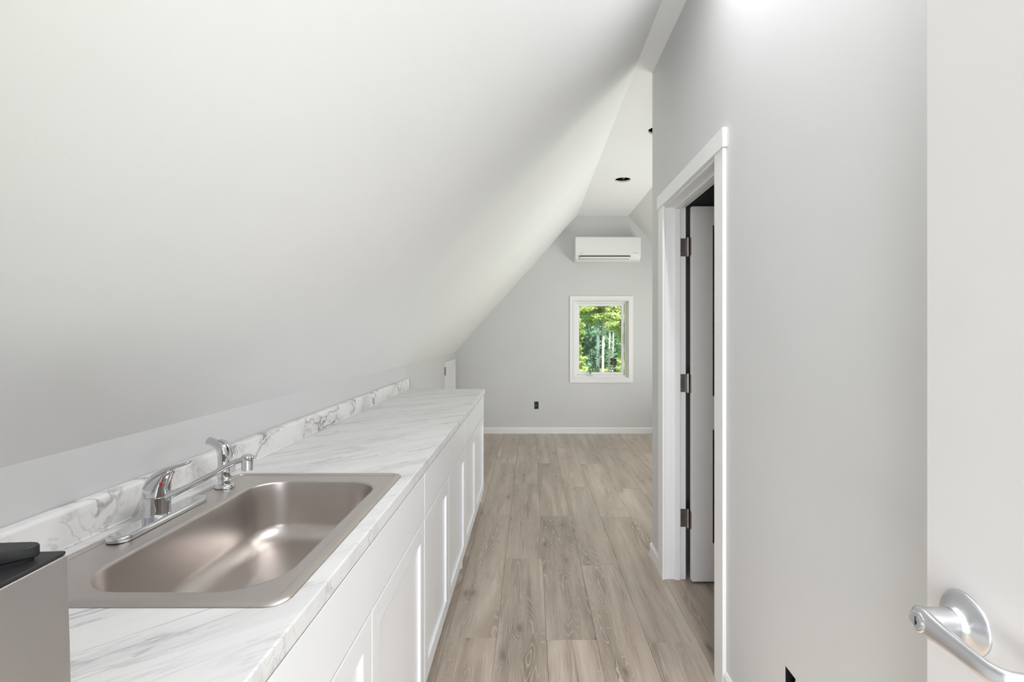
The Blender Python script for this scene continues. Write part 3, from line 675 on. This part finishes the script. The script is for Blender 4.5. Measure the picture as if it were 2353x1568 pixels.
# handle: dome sweeping up into the lever
Z = lambda z: z-FZ
X = lambda x: x-FXc
hd = []
b = BM(); rings = []
for (zc, xc, r, ry) in ((0.9785, -0.931, 0.0300, 0.0300), (0.986, -0.931, 0.0300, 0.0296), (0.998, -0.929, 0.0285, 0.028), (1.009, -0.925, 0.0262, 0.0255), (1.019, -0.919, 0.0235, 0.022), (1.028, -0.912, 0.0200, 0.019), (1.036, -0.903, 0.0150, 0.016), (1.0405, -0.898, 0.009, 0.012)):
    rings.append([(X(xc)+r*math.cos(2*PI*i/32), ry*math.sin(2*PI*i/32), Z(zc)) for i in range(32)])
loft(b, rings); hn = obj('handle', b, M['chrome'], fa, smooth=True)
b = path_loft(BM(), [(X(-0.954), Z(0.986), 0.005, 0.014), (X(-0.950), Z(0.999), 0.0075, 0.021), (X(-0.941), Z(1.014), 0.0090, 0.0225), (X(-0.927), Z(1.028), 0.0092, 0.0225), (X(-0.910), Z(1.038), 0.0080, 0.0205), (X(-0.893), Z(1.0455), 0.0060, 0.0180), (X(-0.874), Z(1.0515), 0.0046, 0.0155), (X(-0.860), Z(1.0560), 0.0042, 0.0140), (X(-0.850), Z(1.0605), 0.0040, 0.0115), (X(-0.8455), Z(1.0630), 0.0020, 0.006)], 0, 20); obj('lever', b, M['chrome'], hn, smooth=True)
b = BM(); cyl(b, (X(-0.9065), -0.0185, Z(1.0125)), (X(-0.9040), -0.0225, Z(1.0118)), 0.0034, n=16); obj('temperature_dot', b, M['red'], hn, smooth=True)
b = path_loft(BM(), [(X(-0.925), Z(0.966), 0.012, 0.012), (X(-0.908), Z(0.9735), 0.0118, 0.0115), (X(-0.890), Z(0.981), 0.0090, 0.0105), (X(-0.85), Z(1.000), 0.0072, 0.0095), (X(-0.81), Z(1.0205), 0.0066, 0.0095), (X(-0.775), Z(1.0395), 0.0062, 0.0100), (X(-0.752), Z(1.0525), 0.0062, 0.0108), (X(-0.735), Z(1.061), 0.0064, 0.0118), (X(-0.720), Z(1.0660), 0.0068, 0.0130), (X(-0.706), Z(1.0690), 0.0074, 0.0138), (X(-0.694), Z(1.0700), 0.0070, 0.0125), (X(-0.6905), Z(1.0700), 0.004, 0.007)], 0, 20, 2.6); spo = obj('spout', b, M['chrome'], fa, smooth=True)
b = lathe(BM(), [(0.0110, -0.031), (0.0130, -0.0308), (0.0133, -0.012), (0.0128, -0.0115), (0.0136, -0.011), (0.0140, 0.000), (0.0135, 0.005), (0.008, 0.0085)], o=(X(-0.7055), 0, Z(1.0710))); obj('aerator', b, M['chrome'], spo, smooth=True)

# side sprayer
SXc, SYc = -0.9195, 1.503
sy = empty('sprayer', (SXc, SYc, FZ)); tag(sy, 'chrome side sprayer standing beyond the faucet on the sink deck', 'sprayer')
b = lathe(BM(), [(0.0265, 0.0), (0.0275, 0.002), (0.0272, 0.006), (0.024, 0.010), (0.0185, 0.012)]); obj('flange', b, M['chrome'], sy, smooth=True)
b = lathe(BM(), [(0.0170, 0.0115), (0.0165, 0.023), (0.0155, 0.0245), (0.0172, 0.026), (0.0183, 0.029), (0.0183, 0.031)]); obj('holder', b, M['chrome'], sy, smooth=True)
X = lambda x: x+0.9245
b = path_loft(BM(), [(X(-0.9245), Z(0.9485), 0.0170, 0.0170), (X(-0.9245), Z(0.952), 0.0190, 0.0190), (X(-0.9255), Z(0.970), 0.0185, 0.0185), (X(-0.9265), Z(0.992), 0.0165, 0.0165), (X(-0.9270), Z(1.010), 0.0165, 0.0165), (X(-0.9275), Z(1.024), 0.0180, 0.0175), (X(-0.9310), Z(1.036), 0.0185, 0.0175), (X(-0.9400), Z(1.0445), 0.0160, 0.0155), (X(-0.9520), Z(1.0495), 0.0130, 0.0135), (X(-0.9640), Z(1.0540), 0.0122, 0.0128), (X(-0.9735), Z(1.0580), 0.0125, 0.0128), (X(-0.9750), Z(1.0587), 0.0105, 0.0110)], 0, 24); obj('spray_head', b, M['chrome'], sy, smooth=True)
b = path_loft(BM(), [(X(-0.9400), Z(1.0605), 0.0022, 0.008), (X(-0.9250), Z(1.0560), 0.0028, 0.0095), (X(-0.9130), Z(1.0470), 0.0028, 0.0095), (X(-0.9050), Z(1.0340), 0.0028, 0.009), (X(-0.9005), Z(1.0200), 0.0026, 0.0085), (X(-0.8985), Z(1.0120), 0.0018, 0.006)], 0, 16); obj('trigger', b, M['chrome'], sy, smooth=True)

# ------------------------------------------------------------------ steel appliance on the counter, lower left
ap = empty('countertop_appliance', (-0.4620, 0.4995, CT+0.0006), math.radians(4)); tag(ap, 'boxy stainless appliance with black top standing on the counter at lower left', 'appliance')
ZT = 1.1645-CT
b = BM(); w1 = 0.36; dd = 0.34
bt = [(0.004, 0.004), (0.004, -dd), (-w1, -dd), (-w1, 0.004)]; tp = [(0, 0), (0, -dd), (-w1, -dd), (-w1, 0)]
loft(b, [[(x, y, 0.008) for x, y in bt], [(x, y, ZT-0.004) for x, y in tp]]); obj('body', b, M['steel2'], ap, bevel=0.002)
bxo('top_panel', M['blackmat'], ap, -w1+0.001, -0.0008, -dd+0.001, -0.0008, ZT-0.004, ZT, bevel=0.0015)
for fx, fy in ((-0.03, -0.03), (-w1+0.03, -0.03), (-0.03, -dd+0.03), (-w1+0.03, -dd+0.03)):
    b = BM(); cyl(b, (fx, fy, 0), (fx, fy, 0.009), 0.012, n=14); obj('foot', b, M['black'], ap)
pts = [(-0.26, -0.0175), (-0.022, -0.0135), (-0.0150, -0.0150), (-0.0105, -0.0185), (-0.0095, -0.0225), (-0.0120, -0.0270), (-0.018, -0.033), (-0.027, -0.041), (-0.050, -0.061), (-0.085, -0.092), (-0.13, -0.14), (-0.17, -0.21), (-0.22, -0.27), (-0.30, -0.27), (-0.30, -0.05)]
b = BM(); prism(b, pts, ZT+0.0035, ZT+0.0150, 'z'); obj('lid', b, M['black'], ap, bevel=0.0015)
b = BM(); prism(b, [(x*0.985-0.004, y*0.985-0.002) for x, y in pts], ZT, ZT+0.0035, 'z'); obj('lid_rim', b, M['blackmat'], ap)

# ------------------------------------------------------------------ entry door standing open on the right
ed = empty('door_2', (0.64, 0.81, 0.012)); tag(ed, 'off-white entry door folded open along the right edge with silver lever', 'door', kind='structure')
bxo('door_leaf', M['entry'], ed, 0, 0.045, -0.905, 0, 0, 2.03, bevel=0.002)
hz = 0.955-0.012; hy = 0.737-0.81
lv = empty('lever_handle', (0, 0, 0)); lv.parent = ed
b = lathe(BM(), [(0.0435, -0.001), (0.0435, 0.002), (0.0425, 0.004), (0.0385, 0.0065), (0.030, 0.0105), (0.025, 0.0140), (0.0225, 0.0180), (0.0215, 0.0225)], o=(0, hy, hz), axis='x', n=48); obj('rose', b, M['satin'], lv, smooth=True)
b = lathe(BM(), [(0.0195, 0.021), (0.0205, 0.0235), (0.0205, 0.050), (0.0200, 0.060)], o=(0, hy, hz), axis='x', n=40); obj('spindle', b, M['satin'], lv, smooth=True)
def lev_sec(y, xc, hgt, th, tilt=0, n=24):
    out = []
    for k in range(n):
        a = 2*PI*k/n; c, s = math.cos(a), math.sin(a)
        c = math.copysign(abs(c)**0.75, c); s = math.copysign(abs(s)**0.85, s)
        lx_, lz_ = th*c, hgt*s
        out.append((xc+lx_*math.cos(tilt), y+lx_*math.sin(tilt), hz+lz_))
    return out
b = loft(BM(), [lev_sec(hy+0.0215, -0.059, 0.008, 0.004), lev_sec(hy+0.0205, -0.059, 0.0125, 0.007), lev_sec(hy+0.016, -0.0595, 0.0175, 0.0085), lev_sec(hy+0.008, -0.0600, 0.0200, 0.0085), lev_sec(hy-0.003, -0.0605, 0.0200, 0.0085), lev_sec(hy-0.018, -0.0610, 0.0172, 0.0080), lev_sec(hy-0.035, -0.0615, 0.0150, 0.0075), lev_sec(hy-0.06, -0.0625, 0.0135, 0.0070), lev_sec(hy-0.090, -0.0640, 0.0130, 0.0065), lev_sec(hy-0.108, -0.0645, 0.0130, 0.0065), lev_sec(hy-0.120, -0.0610, 0.0130, 0.0065, 0.5), lev_sec(hy-0.127, -0.053, 0.0130, 0.0062, 1.0), lev_sec(hy-0.130, -0.040, 0.0130, 0.006, 1.4), lev_sec(hy-0.131, -0.014, 0.0125, 0.006, 1.5)]); obj('lever', b, M['satin'], lv, smooth=True)
b = lathe(BM(), [(0.0150, 0.060), (0.0150, 0.0690), (0.0138, 0.0700), (0.0128, 0.0700), (0.0122, 0.0692)], o=(0, hy+0.004, hz), axis='x', n=36); obj('collar', b, M['chrome'], lv, smooth=True)
b = lathe(BM(), [(0.0105, 0.066), (0.0105, 0.0705), (0.0100, 0.0709)], o=(0, hy+0.004, hz), axis='x', n=32); obj('key_cylinder', b, M['satin'], lv, smooth=True)
b = BM(); box(b, -0.0713, -0.0708, hy+0.0030, hy+0.0050, hz-0.0055, hz+0.007); box(b, -0.0713, -0.0708, hy+0.0010, hy+0.0035, hz-0.003, hz+0.001); obj('keyway', b, M['dark'], lv)

# ------------------------------------------------------------------ outside: ground and trees
gr = obj('ground', box(BM(), -60, 60, -40, 90, -3.4, -3.2), M['grass']); tag(gr, 'green ground outside the window', 'ground', kind='structure')
def tree(x, y, h, r, label, mat_t, crown, seed, lean=0.0, bare=None):
    R = random.Random(seed)
    t = empty('tree', (x, y, -3.2)); tag(t, label, 'tree', 'trees outside the window')
    rings = []; n = 10
    for i in range(10):
        f = i/9; rr_ = r*(1-0.55*f)*(1+0.5*math.exp(-f*14)); cx_ = lean*h*f+0.06*math.sin(5*f+seed); cy_ = 0.05*math.cos(4*f+seed)
        rings.append([(cx_+rr_*math.cos(2*PI*k/n), cy_+rr_*math.sin(2*PI*k/n), h*f) for k in range(n)])
    obj('trunk', loft(BM(), rings), mat_t, t, smooth=True)
    for k in range(5):
        z0 = h*(0.45+0.1*k); a = R.uniform(0, 2*PI); L_ = R.uniform(0.5, 0.9); b = BM()
        cyl(b, (lean*z0, 0, z0), (lean*z0+L_*math.cos(a), L_*math.sin(a), z0+0.5), 0.03, 0.01, n=6)
        obj('branch', b, mat_t, t)
    vs, fs = [], []
    for (cx_, cy_, cz_, rx, ry, rz_, num, s) in crown:
        sub = [(R.uniform(-1, 1), R.uniform(-1, 1), R.uniform(-1, 1)) for _ in range(26)]
        for _ in range(num):
            q = R.choice(sub); p = [q[i]*0.85+R.gauss(0, 0.13) for i in range(3)]
            c = Vector((cx_+p[0]*rx, cy_+p[1]*ry, cz_+p[2]*rz_))
            u = Vector((R.gauss(0, 1), R.gauss(0, 1), R.gauss(0, 0.6))).normalized(); v = u.orthogonal().normalized()
            v = (Matrix.Rotation(R.uniform(0, 2*PI), 3, u) @ v); k = len(vs); ss = s*R.uniform(0.6, 1.3)
            vs += [c+u*ss, c+v*ss*0.5, c-u*ss, c-v*ss*0.5]; fs.append((k, k+1, k+2, k+3))
    me = bpy.data.meshes.new('foliage'); me.from_pydata([tuple(v) for v in vs], [], fs); return t, me
def finish(t, me, mat):
    me.materials.append(mat); o = bpy.data.objects.new('foliage', me); link(o, t); tag(o, kind='stuff')
def wx(px, Y): return (px-1220)/F*Y
def wz(py, Y): return CZ+(765-py)/F*Y+3.2
def T_(px, Y, h, r, label, mt, crown_px, leaf, seed, lean=0.0, s=0.08):
    x = wx(px, Y); cr_ = [(wx(a, Y)-x, dy, wz(b, Y), ra/F*Y, ra/F*Y*1.2, rb/F*Y, num, s) for a, b, ra, rb, num, dy in crown_px]
    t, me = tree(x, Y, h, r, label, mt, cr_, seed, lean); finish(t, me, leaf)
T_(1388, 19, 9, 0.062, 'pale slender sunlit trunk in the middle of the window view', M['bark'], [(1400, 716, 55, 26, 9000, 0.3), (1355, 700, 50, 20, 5000, 0)], M['leafA'], 3, 0.004)
T_(1401, 22, 9, 0.050, 'thin pale trunk right of the middle trunk outside', M['bark'], [(1425, 715, 50, 36, 5000, 0.2)], M['leafA'], 4, 0.0)
T_(1407.5, 25.5, 9, 0.045, 'thinnest pale trunk farthest right outside the window', M['bark'], [(1430, 690, 40, 50, 1400, 0.2)], M['leafA'], 5, -0.002)
T_(1372, 29.5, 10, 0.13, 'dark grey double-width trunk left of the pale trunks', M['bark2'], [(1362, 735, 50, 45, 2600, 0.3)], M['leafB'], 6, 0.0, 0.12)
T_(1300, 15, 8, 0.10, 'leafy bright maple at the left edge of the window view', M['bark2'], [(1320, 745, 22, 40, 1800, 0), (1312, 850, 34, 30, 1600, 0), (1324, 800, 16, 30, 400, 0)], M['leafA'], 8, 0.0, 0.065)
T_(1465, 16, 8, 0.10, 'leafy bright maple at the right edge of the window view', M['bark2'], [(1452, 770, 34, 80, 2600, 0), (1418, 738, 30, 18, 2200, -0.5), (1440, 850, 34, 26, 1000, 0)], M['leafA'], 9, 0.0, 0.065)
T_(1345, 39, 13, 0.2, 'broad dark green tree deep in the wood on the left', M['bark2'], [(1340, 780, 60, 110, 9000, 0)], M['leafB'], 10, 0.0, 0.22)
T_(1410, 52, 13, 0.2, 'broad dark green tree deep in the wood on the right', M['bark2'], [(1420, 780, 70, 110, 9000, 0)], M['leafB'], 11, 0.0, 0.24)
T_(1360, 33.5, 3.5, 0.06, 'low bright shrub at the foot of the trees outside', M['bark2'], [(1370, 872, 60, 20, 2200, 0)], M['leafA'], 12, 0.0, 0.10)
# tree line closing the view, one dense mass
R = random.Random(77); vs, fs = [], []
for _ in range(26000):
    c = Vector((R.uniform(-14, 34), R.uniform(62, 70), R.uniform(-3.2, 16))); u = Vector((R.gauss(0,1), R.gauss(0,.6), R.gauss(0,1))).normalized(); v = u.orthogonal().normalized(); k = len(vs); s = R.uniform(0.25, 0.6)
    vs += [tuple(c+u*s), tuple(c+v*s*.6), tuple(c-u*s), tuple(c-v*s*.6)]; fs.append((k, k+1, k+2, k+3))
me = bpy.data.meshes.new('tree_line'); me.from_pydata(vs, [], fs); me.materials.append(M['leafB'])
o = bpy.data.objects.new('tree_line', me); link(o); tag(o, 'dense green wood closing the view behind all the trunks', 'woodland', kind='stuff')
